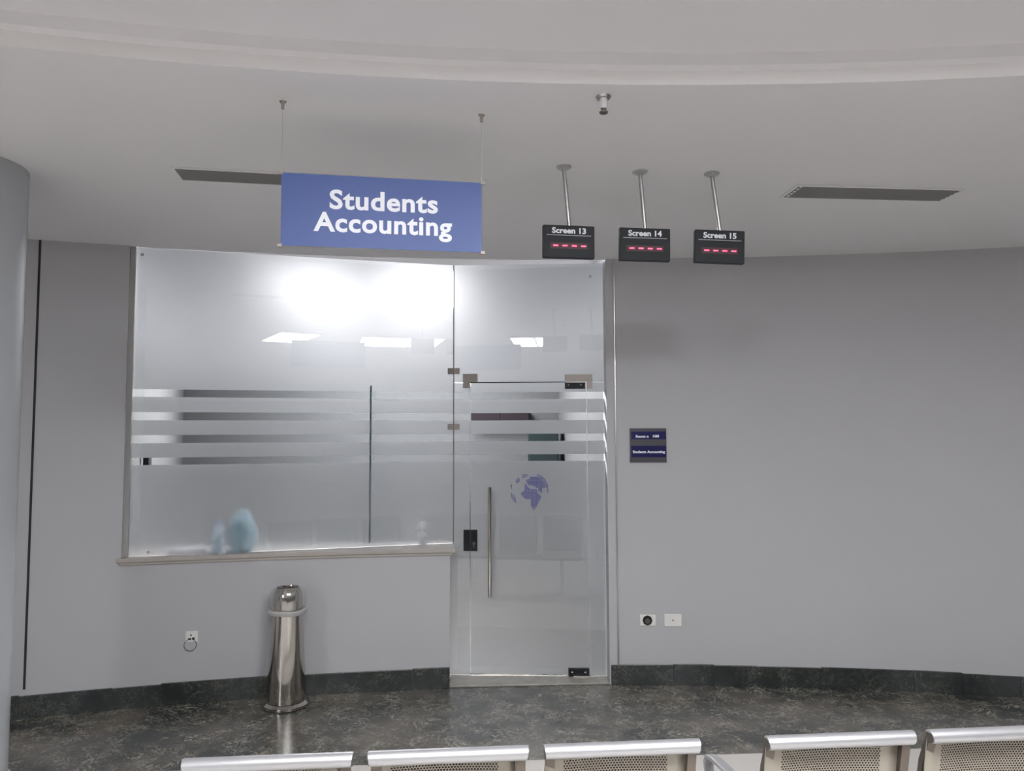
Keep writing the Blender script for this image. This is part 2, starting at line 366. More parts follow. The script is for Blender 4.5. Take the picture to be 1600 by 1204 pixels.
# ------------------------------------------------------------------ glazing
nA = Vector(((GB-GA).y, -(GB-GA).x, 0)).normalized()     # towards the hall
nC = Vector(((GC-GB).y, -(GC-GB).x, 0)).normalized()
uA, uC = (GB-GA).normalized(), (GC-GB).normalized()
frA, frC = (uA, Z, nA), (uC, Z, nC)
def onA(px, py): q = hp(px, py, GA, nA)-GA; return q.dot(uA), q.z
def onC(px, py): q = hp(px, py, GB, nC)-GB; return q.dot(uC), q.z
LA, LC = (GB-GA).length, (GC-GB).length
stripes = []
for y0, y1 in ((612.5, 623.5), (645, 656.5), (677.5, 689), (709.5, 720)):
    stripes.append((onC(780, y1)[1], onC(780, y0)[1]))
def film(bm, a0, a1, z0, z1, O, fr):
    """film sheet minus the clear stripes"""
    cuts = sorted([s for s in stripes if s[0] > z0 and s[1] < z1]); z = z0
    for s0, s1 in cuts+[(z1, None)]:
        box(bm, a0, a1, z, s0, -0.0085, -0.0055, O, fr)
        if s1: z = s1
    return bm
# window_1: the long pane above the low wall
w1 = empty('window_1', GA, frA, kind='structure')
def lk(name, bm, m, par, **k): return link(name, bm, m, par, **k)
lk('glass_pane', box(nb(), 0.0, LA-0.002, SILL_Z+0.001, H-0.002, -0.005, 0.005), 'glass', w1)
O0 = Vector((0, 0, 0))
lk('frosted_film', film(nb(), -0.001, LA-0.003, SILL_Z+0.002, H-0.0008, O0, I3), 'film', w1)
bm = nb()   # left steel post: front face and inner lip
box(bm, -0.055, 0.004, SILL_Z, H-0.001, -0.05, 0.022); box(bm, -0.062, -0.055, SILL_Z-0.02, H-0.001, -0.03, 0.030)
lk('metal_frame', bm, 'steel', w1, bevel=0.002)
for (a, z) in (onA(223, 398), onA(232, 862)):
    bm = nb(); tube(bm, [(a, z, 0.005), (a, z, 0.011)], 0.010, 14); lk('glass_bolt', bm, 'steel', w1)
# window_2: transom and two sidelights round the door
w2 = empty('window_2', GB, frC, kind='structure')
dl, dr = onC(735, 800)[0], onC(918, 800)[0]; dt = onC(830, 597)[1]; seam_r = onC(918, 610)[0]
bm = nb(); lk('glass_pane', box(nb(), 0.002, LC, dt+0.004, H-0.002, -0.005, 0.005), 'glass', w2)
lk('glass_pane', box(nb(), 0.002, dl-0.003, 0.014, dt, -0.005, 0.005), 'glass', w2)
lk('glass_pane', box(nb(), dr+0.003, LC, 0.014, dt, -0.005, 0.005), 'glass', w2)
lk('frosted_film', film(nb(), 0.003, LC-0.001, dt+0.002, H-0.0008, O0, I3), 'film', w2)
lk('frosted_film', film(nb(), 0.003, dl-0.003, 0.016, dt-0.001, O0, I3), 'film', w2)
lk('frosted_film', film(nb(), dr+0.003, LC-0.001, 0.016, dt-0.001, O0, I3), 'film', w2)
bm = nb(); box(bm, -0.0032, 0.0034, SILL_Z, H-0.001, -0.010, 0.006); lk('glass_seam', bm, 'ventgrey', w2)
bm = nb()   # right steel post, wraps out to the wall face
gap = (pol(R, T_open_r)-GB).dot(nC)
box(bm, LC+0.001, LC+0.050, 0, H-0.001, -0.05, max(0.02, gap-0.004)); box(bm, LC+0.050, LC+0.060, 0, H-0.001, -0.03, gap+0.008)
lk('metal_frame', bm, 'steel', w2, bevel=0.002)
for yy in (579.5, 666.5):   # square clips across the seam
    z = onC(712, yy)[1]; cl = nb()
    box(cl, -0.042, -0.002, z-0.021, z+0.021, -0.012, 0.012); box(cl, 0.002, 0.042, z-0.021, z+0.021, -0.012, 0.012)
    lk('glass_clip', cl, 'patch', w2, bevel=0.001)
a, z = onC(922, 432); bm = nb(); tube(bm, [(a, z, 0.005), (a, z, 0.011)], 0.010, 14); lk('glass_bolt', bm, 'steel', w2)
def rectC(px0, py0, px1, py1):
    a0, z1 = onC(px0, py0); a1, z0 = onC(px1, py1); return a0, a1, z0, z1
# patch fittings on the transom
bm = nb(); a0, a1, z0, z1 = rectC(723.5, 584, 746, 606)
box(bm, a0, a1, dt+0.002, z1, -0.012, 0.014); box(bm, a0, dl-0.002, z0, dt+0.002, -0.012, 0.014)
lk('patch_fitting', bm, 'patch', w2, bevel=0.001)
bm = nb(); a0, a1, z0, z1 = rectC(882.5, 585, 925.5, 606.5)
box(bm, a0, a1, dt+0.002, z1, -0.012, 0.014); box(bm, dr+0.002, a1, z0, dt+0.002, -0.012, 0.014)
lk('patch_fitting', bm, 'patch', w2, bevel=0.001)
# lock half on the sidelight
a0, a1, z0, z1 = rectC(724.5, 827, 734, 860)
lk('strike_box', box(nb(), a0, dl-0.003, z0, z1, -0.014, 0.016), 'darkmetal', w2, bevel=0.002)
# narrow infill pane between the low wall's end and the sidelight
gl = -(th(GB)-T_low_r)*R
lk('glass_pane', box(nb(), gl+0.002, 0.0, 0.014, SILL_Z-0.05, -0.005, 0.005), 'glass', w2)
lk('frosted_film', film(nb(), gl+0.002, 0.003, 0.016, SILL_Z-0.05, O0, I3), 'film', w2)
# door_1
d1 = empty('door_1', GB+uC*dr, frC, kind='structure')
W = dr-dl
def lx(px, py): a, z = onC(px, py); return a-dr, z
lk('glass_leaf', box(nb(), -W, 0, 0.022, dt-0.003, -0.005, 0.005), 'glass', d1)
lk('frosted_film', film(nb(), -W+0.001, -0.001, 0.0235, dt-0.002, O0, I3), 'film', d1)
bm = nb(); box(bm, -W, -0.15, dt-0.003, dt+0.003, -0.009, 0.007); box(bm, -W-0.003, -W-0.0005, lx(735, 872)[1], lx(735, 785)[1], -0.005, 0.006)
lk('edge_seal', bm, 'darkmetal', d1)
for (x0, y0, x1, y1) in ((882.5, 597.5, 914, 607), (888, 1043, 921, 1056)):
    A0, Z1 = lx(x0, y0); A1, Z0 = lx(x1, y1)
    hg = lk('patch_hinge', box(nb(), A0, A1, Z0, Z1, -0.014, 0.016), 'black', d1, bevel=0.002)
    bm = nb()
    for k in (0.18, 0.8): tube(bm, [(A0+(A1-A0)*k, (Z0+Z1)/2+0.004, 0.0155), (A0+(A1-A0)*k, (Z0+Z1)/2+0.004, 0.018)], 0.006, 12)
    if y0 > 900: box(bm, A0+0.035, A1+0.008, Z0-0.004, Z0+0.010, 0.016, 0.030)
    lk('hinge_screw', bm, 'chrome', hg)
A0, Z1 = lx(735.5, 827); A1, Z0 = lx(746, 860)
lkk = lk('lock_case', box(nb(), -W+0.002, A1, Z0, Z1, -0.014, 0.016), 'darkmetal', d1, bevel=0.002)
bm = nb(); zc = (Z0+Z1)/2; ac = (-W+0.002+A1)/2
tube(bm, [(ac, zc-0.02, 0.016), (ac, zc-0.02, 0.022)], 0.012, 16); box(bm, ac-0.004, ac+0.004, zc-0.05, zc-0.025, 0.016, 0.019)
lk('lock_cylinder', bm, 'chrome', lkk)
# long pull handle, bar on each face with spacers
hx, hz1 = lx(765, 760); hx0, hz0 = lx(767, 930); hx = (hx+hx0)/2
bm = nb(); tube(bm, [(hx, hz0, 0.055), (hx, hz1, 0.055)], 0.0125, 18)
ph = lk('pull_handle', bm, 'chrome', d1, smooth=True)
bm = nb(); tube(bm, [(hx, hz0, -0.055), (hx, hz1, -0.055)], 0.0125, 18); lk('pull_handle', bm, 'chrome', d1, smooth=True)
bm = nb()
for zz in (hz0+0.12, hz1-0.12): tube(bm, [(hx, zz, -0.05), (hx, zz, 0.05)], 0.008, 12)
lk('handle_spacer', bm, 'chrome', ph)
# dotted globe decal
land = [[(640,330),(790,330),(785,268),(830,272),(900,320),(960,370),(1005,450),(1035,540),(1035,660),(1008,650),(990,565),(905,560),(880,590),(925,605),(880,655),(820,620),(805,560),(720,535),(700,505),(600,500),(588,440),(565,420),(600,380),(640,370)],
 [(545,480),(590,510),(640,575),(780,580),(805,650),(890,740),(860,800),(820,870),(800,925),(730,1025),(695,1000),(660,905),(650,780),(540,795),(465,705),(470,650),(520,610)],
 [(235,600),(262,660),(322,730),(378,868),(335,868),(280,820),(240,720)], [(330,460),(370,375),(440,330),(430,425),(350,465)], [(470,290),(600,268),(605,300),(510,345),(485,360)],
 [(232,520),(262,480),(270,560),(240,600)]]
def inside(p, poly):
    c = False; x, y = p
    for i in range(len(poly)):
        x1, y1 = poly[i]; x2, y2 = poly[i-1]
        if (y1 > y) != (y2 > y) and x < (x2-x1)*(y-y1)/(y2-y1)+x1: c = not c
    return c
bm = nb(); st = 26.0
for i in range(7, 42):
    for j in range(9, 40):
        X, Y = i*st, j*st
        rr = math.hypot(X-635, Y-640)/400
        if any(inside((X, Y), q) for q in land):
            a, z = lx(780+X*100/1338, 720+Y*90/1204)
            hw = 0.0036*(0.75 if rr > 0.85 else 1); box(bm, a-hw, a+hw, z-0.0034, z+0.0034, 0.0052, 0.0058)
lk('globe_decal', bm, 'decal', d1)
tag(d1.children[-1], label='dotted navy globe decal')

# ================================================================== LAMPS
def lamp(loc, sx, sy, rot, key, label, group, grid=True):
    e = empty('ceiling_light', loc, label=label, cat='ceiling light', group=group)
    e.rotation_euler = (0, 0, rot)
    bm = nb(); f = 0.018
    for a in ((-sx/2, -sx/2+f, -sy/2, sy/2), (sx/2-f, sx/2, -sy/2, sy/2), (-sx/2+f, sx/2-f, -sy/2, -sy/2+f), (-sx/2+f, sx/2-f, sy/2-f, sy/2)): box(bm, *a, -0.022, -0.001)
    if grid: box(bm, sx*0.12-0.008, sx*0.12+0.008, -sy/2+f, sy/2-f, -0.022, -0.006)
    link('light_frame', bm, 'lamp_frame', e)
    link('diffuser', box(nb(), -sx/2+f, sx/2-f, -sy/2+f, sy/2-f, -0.015, -0.004), key, e)
    return e
HZ = H+0.092
hall = [(-0.15, 0.15, 0.56, 1.1, 0), (1.34, 0.38, 1.15, 1.1, 0.30),
        (-4.2, -2.2, 0.6, 1.2, 0), (-5.2, -6.0, 0.6, 1.2, 0), (-8.2, -3.6, 0.6, 1.2, 0), (-6.2, -9.5, 0.6, 1.2, 0)]  # rear four are unseen lamps added as fill, kept out of the glass reflections
hl = ['panel light straight above the seating', 'wide panel light right of centre above the seating',
      'rear panel added for fill light on the left, unseen', 'far rear panel added for fill light on the left, unseen', 'outermost rear panel added for fill light, unseen', 'last panel added for fill light at the back of the hall, unseen']
for (x, y, sx, sy, rt), lb in zip(hall, hl): lamp((x, y, HZ), sx, sy, rt, 'lamp_hall', 'recessed white ' + lb, 'panel lights of the hall ceiling')
for (x, y, lb) in ((-1.98, 7.95, 'bright ceiling panel light glowing behind the left of the frosted pane'), (-0.88, 7.95, 'bright ceiling panel light glowing behind the frosted pane beside the glass seam')):
    lamp((x, y, OH), 0.72, 2.2, 0, 'lamp_office', lb, 'office ceiling lights', False)

# ================================================================== CEILING ITEMS
def vent(pl, pr, bl_, br_, label, slats, dark):
    P, Q = hz(*pl, H), hz(*pr, H); B = hz(*bl_, H)
    u = (Q-P).normalized(); L_ = (Q-P).length; vv = Vector((-u.y, u.x, 0)); dep = abs((B-P).dot(vv))
    e = empty('ceiling_vent', P, (u, vv, Z), label=label, cat='air vent', group='slot air vents in the soffit')
    bm = nb(); f = 0.012
    for q in ((-f, L_+f, -f, 0), (-f, L_+f, dep, dep+f), (-f, 0, 0, dep), (L_, L_+f, 0, dep)): box(bm, *q, -0.008, -0.0005)
    if not dark: box(bm, 0.012, 0.024, 0.0, dep, -0.007, -0.0005)
    link('vent_frame', bm, 'ceiling' if dark else 'lamp_frame', e, bevel=0.001)
    link('vent_backing', box(nb(), 0, L_, 0, dep, -0.0025, -0.0006), 'ventdark' if dark else 'ventgrey', e)
    k = slats
    for i in range(k):
        y = dep*(i+0.5)/k; bm = nb()
        vs = [bm.verts.new(c) for c in ((0.001, y-dep/k*0.30, -0.003), (L_-0.001, y-dep/k*0.30, -0.003), (L_-0.001, y+dep/k*0.28, -0.0085), (0.001, y+dep/k*0.28, -0.0085))]
        vt = [bm.verts.new(v.co+Vector((0, 0.0015, 0.0015))) for v in vs]
        bm.faces.new(vs); bm.faces.new(vt[::-1])
        for j in range(4): bm.faces.new((vs[j], vs[(j+1) % 4], vt[(j+1) % 4], vt[j]))
        link('slat', bm, 'ventgrey', e)
    return e
vent((272, 261), (556, 276), (288, 279), (570, 292), 'slatted air vent in the ceiling, partly behind the blue sign', 7, True)
vent((1248, 289), (1502, 295.5), (1229, 306.5), (1478, 309), 'grey slot air vent in the ceiling on the right, with white end frame', 5, False)

# hanging blue sign
PA, PB = hz(443, 157, H), hz(753, 178, H)
su = (PB-PA).normalized(); sn = Vector((su.y, -su.x, 0)); 
def sg(px, py): q = hp(px, py, PA, sn)-PA; return q.dot(su), q.z
TL, TR, BR, BL_ = sg(441, 269), sg(753, 287), sg(752, 396), sg(438, 382)
x0, x1 = (TL[0]+BL_[0])/2, (TR[0]+BR[0])/2; zt, zb = (TL[1]+TR[1])/2, (BL_[1]+BR[1])/2
W_, H_ = x1-x0, zt-zb
sign = empty('hanging_sign', PA+su*(x0+x1)/2+Z*((zt+zb)/2), (su, Z, sn), label='blue hanging sign reading Students Accounting in white letters', cat='sign')
tilt = math.asin(((TR[1]-TL[1])/W_)) if W_ else 0
link('acrylic_sheet', box(nb(), -W_/2-0.003, W_/2+0.006, -H_/2, H_/2, -0.003, 0.002), 'glass', sign)
link('sign_panel', box(nb(), -W_/2, W_/2, -H_/2, H_/2, 0.0022, 0.0045), 'signblue', sign)
def sgl(px, py): a, z = sg(px, py); return a-(x0+x1)/2, z-(zt+zb)/2
a0 = sgl(515, 322); a1 = sgl(684, 334); b0 = sgl(490, 357); b1 = sgl(706, 369)
text('lettering', 'Students', 'white_letter', sign, (a0[0]+a1[0])/2, (a0[1]+a1[1])/2-0.0035, a1[0]-a0[0], 0.099, 0.0026, 0.0055, spacing=1.06)
text('lettering', 'Accounting', 'white_letter', sign, (b0[0]+b1[0])/2, (b0[1]+b1[1])/2-0.0035, b1[0]-b0[0], 0.099, 0.0026, 0.0055, spacing=1.06)
for sx_, sy_ in ((-1, 1), (1, 1), (1, -1), (-1, -1)):
    link('corner_clip', box(nb(), sx_*W_/2-0.008+0.004*sx_, sx_*W_/2+0.008+0.004*sx_, sy_*H_/2-0.006, sy_*H_/2+0.006, -0.003, 0.006), 'patch', sign, bevel=0.001)
for s_, P in ((-1, PA), (1, PB)):
    lp = sign.matrix_world.inverted() @ P; topz = H_/2
    link('hanging_wire', tube(nb(), [(s_*W_/2, topz, 0), (s_*W_/2, lp.y-0.02, 0)], 0.0009, 6), 'steel', sign)
    bm = nb(); box(bm, s_*W_/2-0.006, s_*W_/2+0.006, lp.y-0.032, lp.y-0.001, -0.005, 0.005); lathe(bm, [(0, -0.001), (0.014, -0.001), (0.012, -0.006), (0, -0.006)], 12, Vector((s_*W_/2, lp.y, 0)))
    link('ceiling_hook', bm, 'patch', sign, bevel=0.001)

# sprinkler / small fitting
P = hz(943, 151, H)
e = empty('ceiling_sprinkler', P, label='small white sprinkler head on the ceiling above the screens', cat='sprinkler')
link('rosette', lathe(nb(), [(0, -0.0005), (0.028, -0.0005), (0.024, -0.008), (0.0, -0.008)], 24), 'steel', e, smooth=True)
link('sprinkler_body', lathe(nb(), [(0, -0.008), (0.014, -0.008), (0.015, -0.03), (0.012, -0.045), (0, -0.045)], 20), 'ceiling', e, smooth=True)
bm = nb(); lathe(bm, [(0, -0.058), (0.017, -0.058), (0.015, -0.062), (0, -0.062)], 16); box(bm, -0.010, -0.006, -0.002, 0.002, -0.058, -0.045); box(bm, 0.006, 0.010, -0.002, 0.002, -0.058, -0.045)
link('deflector', bm, 'darksteel', e)

# queue number screens
def screen(flange, tl, tr, bl2, br2, num, yaw, roll, where):
    P = hz(*flange, H); u = Vector((math.cos(yaw), math.sin(yaw), 0)); nn = Vector((u.y, -u.x, 0))
    def lq(px, py): q = hp(px, py, P, nn)-P; return q.dot(u), q.z
    c = [lq(*k) for k in (tl, tr, bl2, br2)]
    cx_ = sum(k[0] for k in c)/4; cz = sum(k[1] for k in c)/4
    wd = (c[1][0]-c[0][0]+c[3][0]-c[2][0])/2; ht = (c[0][1]-c[2][1]+c[1][1]-c[3][1])/2
    Zr = (Z*math.cos(roll)+u*math.sin(roll)); ur = (u*math.cos(roll)-Z*math.sin(roll))
    O = P+u*cx_+Z*cz
    e = empty('queue_screen', O, (ur, Zr, nn), label='small black queue display reading Screen %s, %s' % (num, where), cat='display screen', group='queue number displays hanging from the ceiling')
    link('housing', box(nb(), -wd/2, wd/2, -ht/2, ht/2, -0.03, 0.0), 'black', e, bevel=0.004)
    lp = e.matrix_world.inverted() @ P
    link('hanging_rod', tube(nb(), [(lp.x*0.0+ (0.004), ht/2-0.002, -0.015), (lp.x, lp.y-0.004, lp.z-0.0)], 0.0095, 16), 'steel', e, smooth=True)
    fl = link('ceiling_flange', lathe(nb(), [(0, 0), (0.036, 0), (0.036, -0.004), (0.026, -0.011), (0.012, -0.015), (0, -0.015)], 28), 'silver', e, smooth=True)
    fl.matrix_parent_inverse = e.matrix_world.inverted(); fl.location = P
    text('lettering', 'Screen ' + num, 'white_letter', e, 0.0, ht*0.255, wd*0.66, ht*0.235, 0.0012, 0.0006, spacing=1.0, thick=0.0003)
    link('underline', box(nb(), -wd*0.43, wd*0.43, ht*0.185, ht*0.185+0.0016, 0.0002, 0.001), 'white_letter', e)
    link('led_window', box(nb(), -wd*0.36, wd*0.36, -ht*0.22, -ht*0.04, 0.0002, 0.0008), 'led_dim', e, bevel=0.0)
    for k in range(4):
        x = (-0.26+0.18*k)*wd
        link('led_dash', box(nb(), x-0.0115, x+0.0115, -ht*0.13-0.003, -ht*0.13+0.003, 0.0008, 0.002), 'led', e, bevel=0.001)
    return e
screen((881, 260.5), (848, 350), (928.5, 353.5), (849.5, 401.5), (930, 404), '13', 0.15, 0.004, 'leftmost of the three')
screen((1000, 268), (967.5, 355), (1047, 357), (969, 406), (1048, 408), '14', 0.09, 0.012, 'middle of the three')
screen((1112, 271), (1084, 359), (1162.5, 359.5), (1087, 410.5), (1165, 411), '15', 0.03, 0.035, 'rightmost of the three')

# ================================================================== WALL ITEMS
def wallframe(px, py):
    P = hc(px, py); t = th(P); nn = Vector((-math.sin(t), -math.cos(t), 0)); return P, (Vector((math.cos(t), -math.sin(t), 0)), Z, nn)
def local(P, fr, px, py): q = hp(px, py, P, fr[2])-P; return q.dot(fr[0]), q.z
P, fr = wallframe(1012.5, 695)
e = empty('room_sign', P, fr, label='small dark square room sign with two navy inserts on the wall right of the door', cat='sign')
a = local(P, fr, 983.5, 669); b = local(P, fr, 1041.5, 722)
link('back_plate', box(nb(), a[0], b[0], b[1], a[1], 0.001, 0.010), 'plate', e, bevel=0.001)
for (ya, yb) in ((674, 686), (696, 714)):
    za, zb_ = local(P, fr, 1012, ya)[1], local(P, fr, 1012, yb)[1]
    link('name_insert', box(nb(), a[0]+0.010, b[0]-0.004, zb_, za, 0.0105, 0.012), 'navy', e, bevel=0.001)
q = local(P, fr, 1003, 683.3); text('lettering', 'Room n', 'white_letter', e, q[0], q[1], 0.088, 0.024, 0.0009, 0.0126, thick=0.0003)
q = local(P, fr, 1024.5, 683); text('lettering', '108', 'white_letter', e, q[0], q[1], 0.042, 0.024, 0.0009, 0.0126, thick=0.0003)
q = local(P, fr, 1013.5, 707.3); text('lettering', 'Students Accounting', 'white_letter', e, q[0], q[1], 0.222, 0.024, 0.0009, 0.0126, thick=0.0003)

def plate(px0, py0, px1, py1, name, label, cat, group=None):
    P, fr = wallframe((px0+px1)/2, (py0+py1)/2); a = local(P, fr, px0, py0); b = local(P, fr, px1, py1)
    e = empty(name, P, fr, label=label, cat=cat, group=group)
    link('cover_plate', box(nb(), a[0], b[0], b[1], a[1], 0.0008, 0.009), 'white_plastic', e, bevel=0.002)
    return e, a, b
e, a, b = plate(999.5, 959.5, 1024.5, 977, 'wall_socket', 'white wall socket with a dark round opening right of the door', 'socket')
bm = nb(); r_ = 0.034
tube(bm, [(-0.003, 0.0, 0.0088), (-0.003, 0.0, 0.0125)], r_, 8); link('socket_insert', bm, 'black', e)
bm = nb(); tube(bm, [(-0.003, -0.004, 0.0125), (-0.003, -0.004, 0.016)], 0.018, 16); link('socket_core', bm, 'darksteel', e)
e, a, b = plate(1037.5, 958.5, 1065, 978, 'blank_wall_plate', 'plain white rectangular wall plate right of the round socket', 'wall plate')
bm = nb(); tube(bm, [(0, 0, 0.0088), (0, 0, 0.0102)], 0.008, 14); link('plate_button', bm, 'sill', e)
e, a, b = plate(290, 985.5, 309.5, 1001.5, 'wall_socket', 'small white wall socket with a looped cord on the low wall left of the bin', 'socket')
bm = nb(); box(bm, -0.008, 0.0, 0.004, 0.014, 0.0088, 0.0098); box(bm, -0.022, -0.002, -0.020, -0.010, 0.0088, 0.0105); box(bm, 0.004, 0.018, -0.022, -0.006, 0.0088, 0.0105)
link('socket_holes', bm, 'black', e)
bm = nb(); tube(bm, [(0.0-0.037*math.sin(t)*1.0-0.006, -0.052-0.036*math.cos(t+math.pi)-0.0, 0.012) for t in [0.25+i*(2*math.pi-0.5)/30 for i in range(31)]], 0.0022, 6)
link('cord_loop', bm, 'ventgrey', e)

# ================================================================== COLUMN
CR = 0.30
d_ = ray(47, 275); T_ = hz(47, 275, H); dd = Vector((d_.x, d_.y, 0)).normalized()
cc = Vector((T_.x, T_.y, 0))+CR*Vector((-dd.y, dd.x, 0))
e = empty('round_column', cc, label='grey glossy round column at the left edge of the photo', cat='column')
link('column_shaft', lathe(nb(), [(CR, 0.165), (CR, H-0.001)], 72), 'column', e, smooth=True)
link('column_plinth', lathe(nb(), [(0, 0), (CR+0.026, 0.0), (CR+0.026, 0.15), (CR+0.018, 0.165), (CR+0.004, 0.18), (CR-0.01, 0.18)], 72), 'plinth', e, smooth=True)

# ================================================================== BIN
bp = hz(447, 1102, 0); px = 0.00408
e = empty('waste_bin', bp, label='tall chrome cylindrical waste bin standing against the low wall', cat='waste bin')
link('base_ring', lathe(nb(), [(0, 0), (0.132, 0), (0.142, 0.008), (0.142, 0.022), (0.128, 0.032), (0.118, 0.040), (0, 0.040)], 56), 'chrome', e, smooth=True)
link('bin_body', lathe(nb(), [(0.121, 0.040), (0.121, 0.10), (0.116, 0.20), (0.106, 0.36), (0.098, 0.50), (0.095, 0.585), (0.0, 0.585)], 64), 'chrome', e, smooth=True)
dm = link('dome_lid', lathe(nb(), [(0.0, 0.586), (0.0935, 0.586), (0.093, 0.655), (0.091, 0.685), (0.085, 0.712), (0.075, 0.731), (0.069, 0.738), (0.066, 0.738), (0.064, 0.730), (0.064, 0.66), (0.0, 0.66)], 56), 'chrome', e, smooth=True)
link('bin_opening', lathe(nb(), [(0.0, 0.725), (0.0635, 0.725), (0.0635, 0.720), (0, 0.720)], 40), 'black', dm)
link('rubbish_bag', lathe(nb(), [(0.110, 0.590), (0.117, 0.63), (0.116, 0.67), (0.106, 0.71), (0.088, 0.733), (0.072, 0.742)], 56), 'bag', e, smooth=True, recalc=False)
bm = lathe(nb(), [(0.096, 0.578), (0.112, 0.574), (0.120, 0.584), (0.121, 0.598), (0.112, 0.606), (0.098, 0.602)], 64)
for v_ in bm.verts:
    t = math.atan2(v_.co.y, v_.co.x); v_.co.z += 0.002*math.sin(3*t+1); v_.co.x *= 1+0.01*math.sin(5*t); v_.co.y *= 1+0.01*math.sin(5*t)
link('bag_rim', bm, 'bagroll', e, smooth=True)
pp = hz(391, 1090, 0); tag(link('paper_scrap', lathe(nb(), [(0, 0.0), (0.010, 0.002), (0.012, 0.008), (0.006, 0.014), (0, 0.015)], 9, loc) if False else lathe(nb(), [(0, 0.0), (0.010, 0.002), (0.012, 0.008), (0.006, 0.014), (0, 0.015)], 9), 'paper', loc=pp), 'tiny crumpled white scrap on the marble floor left of the bin', 'litter')

# ================================================================== OFFICE ITEMS seen through the glass
P = GA+uA*(onA(579, 700)[0]); zt = onA(579, 602)[1]
fr = (Vector((0.10, -1.0, 0)).normalized()*-1, Z, Vector((1, 0.10, 0)).normalized())
pe = empty('glass_divider', P-nA*0.012, fr, label='clear glass divider standing edge-on behind the frosted pane', cat='glass divider')
link('glass_sheet', box(nb(), 0.004, 0.62, SILL_Z+0.03, zt, -0.004, 0.004), 'glass', pe)
link('glass_edge', box(nb(), 0.0, 0.004, SILL_Z+0.03, zt, -0.006, 0.006), 'edge_glass', pe, )
# inner desk
dk = empty('office_counter', GA-nA*0.35, label='low office counter behind the frosted pane and the low wall', cat='counter')
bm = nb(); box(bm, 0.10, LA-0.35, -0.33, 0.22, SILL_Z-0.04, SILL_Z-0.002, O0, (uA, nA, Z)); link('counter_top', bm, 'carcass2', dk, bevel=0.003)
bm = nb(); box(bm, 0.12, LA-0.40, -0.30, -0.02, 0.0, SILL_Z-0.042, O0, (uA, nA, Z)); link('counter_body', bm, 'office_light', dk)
def onsill(px, py_, back):
    a, z = onA(px, py_); q = GA+uA*a-nA*back; q.z = SILL_Z+0.0005; return q
q = onsill(376, 860, 0.10); e = empty('water_jug', q, label='pale blue plastic jug behind the frosted pane, right of the slim bottle', cat='jug')
link('jug_body', lathe(nb(), [(0, 0), (0.072, 0), (0.078, 0.02), (0.076, 0.12), (0.080, 0.16), (0.066, 0.21), (0.045, 0.245), (0.030, 0.262), (0, 0.262)], 32), 'bluejug', e, smooth=True)
link('jug_handle', tube(nb(), [(0.07, 0, 0.17), (0.10, -0.02, 0.15), (0.105, -0.02, 0.08), (0.075, 0, 0.04)], 0.011, 10), 'palebottle', e, smooth=True)
q = onsill(338, 862, 0.08); e = empty('slim_bottle', q, label='slim pale bottle behind the frosted pane left of the blue jug', cat='bottle')
link('bottle_body', lathe(nb(), [(0, 0), (0.036, 0), (0.038, 0.01), (0.038, 0.12), (0.030, 0.155), (0.015, 0.175), (0, 0.175)], 24), 'palebottle', e, smooth=True)
link('bottle_cap', lathe(nb(), [(0, 0.176), (0.017, 0.176), (0.017, 0.20), (0, 0.20)], 20), 'bluecap', e)
q = onsill(292, 866, 0.07); e = tag(link('paper_stack', box(nb(), -0.11, 0.12, -0.03, 0.10, 0, 0.026, O0, (uA, -nA, Z)), 'paper', loc=q, bevel=0.002), 'flat stack of white paper behind the lower left of the frosted pane', 'paper')
q = onsill(663, 852, 0.10); e = empty('soap_dispenser', q, label='small white pump bottle behind the frosted pane beside the glass seam', cat='bottle')
link('dispenser_body', lathe(nb(), [(0, 0), (0.028, 0), (0.028, 0.05), (0.012, 0.065), (0.010, 0.105), (0, 0.105)], 20), 'paper', e, smooth=True)
link('pump_head', lathe(nb(), [(0, 0.106), (0.026, 0.106), (0.030, 0.125), (0.018, 0.142), (0, 0.142)], 20), 'paper', e, smooth=True)
# furniture in depth, caught in the clear stripes
def plane_y(px_, py_, Y): d = ray(px_, py_); return EY+d*((Y)/d.y)
Yc = 9.82
A0_, A1_ = plane_y(736, 640, Yc), plane_y(826, 662, Yc)
e = empty('wall_cabinet', ((A0_.x+A1_.x)/2, 9.90, A1_.z), label='dark wall cabinet in the office seen through the second clear stripe of the door', cat='cabinet')
hw, hh = (A1_.x-A0_.x)/2, A0_.z-A1_.z
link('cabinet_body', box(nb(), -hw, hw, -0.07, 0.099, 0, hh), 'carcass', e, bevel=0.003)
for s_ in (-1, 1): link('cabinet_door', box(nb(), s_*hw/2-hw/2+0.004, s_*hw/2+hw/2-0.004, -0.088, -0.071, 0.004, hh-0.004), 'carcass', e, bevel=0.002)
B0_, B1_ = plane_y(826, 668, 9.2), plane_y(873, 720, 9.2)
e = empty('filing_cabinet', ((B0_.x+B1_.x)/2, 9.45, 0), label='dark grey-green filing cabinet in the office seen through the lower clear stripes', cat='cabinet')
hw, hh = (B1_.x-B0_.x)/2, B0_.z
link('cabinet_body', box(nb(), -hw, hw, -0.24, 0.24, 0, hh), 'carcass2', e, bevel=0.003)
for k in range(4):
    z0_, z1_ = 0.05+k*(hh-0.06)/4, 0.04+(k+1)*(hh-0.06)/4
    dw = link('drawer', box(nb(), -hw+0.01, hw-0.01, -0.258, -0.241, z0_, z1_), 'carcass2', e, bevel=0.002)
    link('drawer_handle', box(nb(), -0.05, 0.05, -0.272, -0.258, (z0_+z1_)/2, (z0_+z1_)/2+0.012), 'steel', dw)
C0_, C1_ = plane_y(228.5, 703, 5.9), plane_y(237, 727, 5.9)
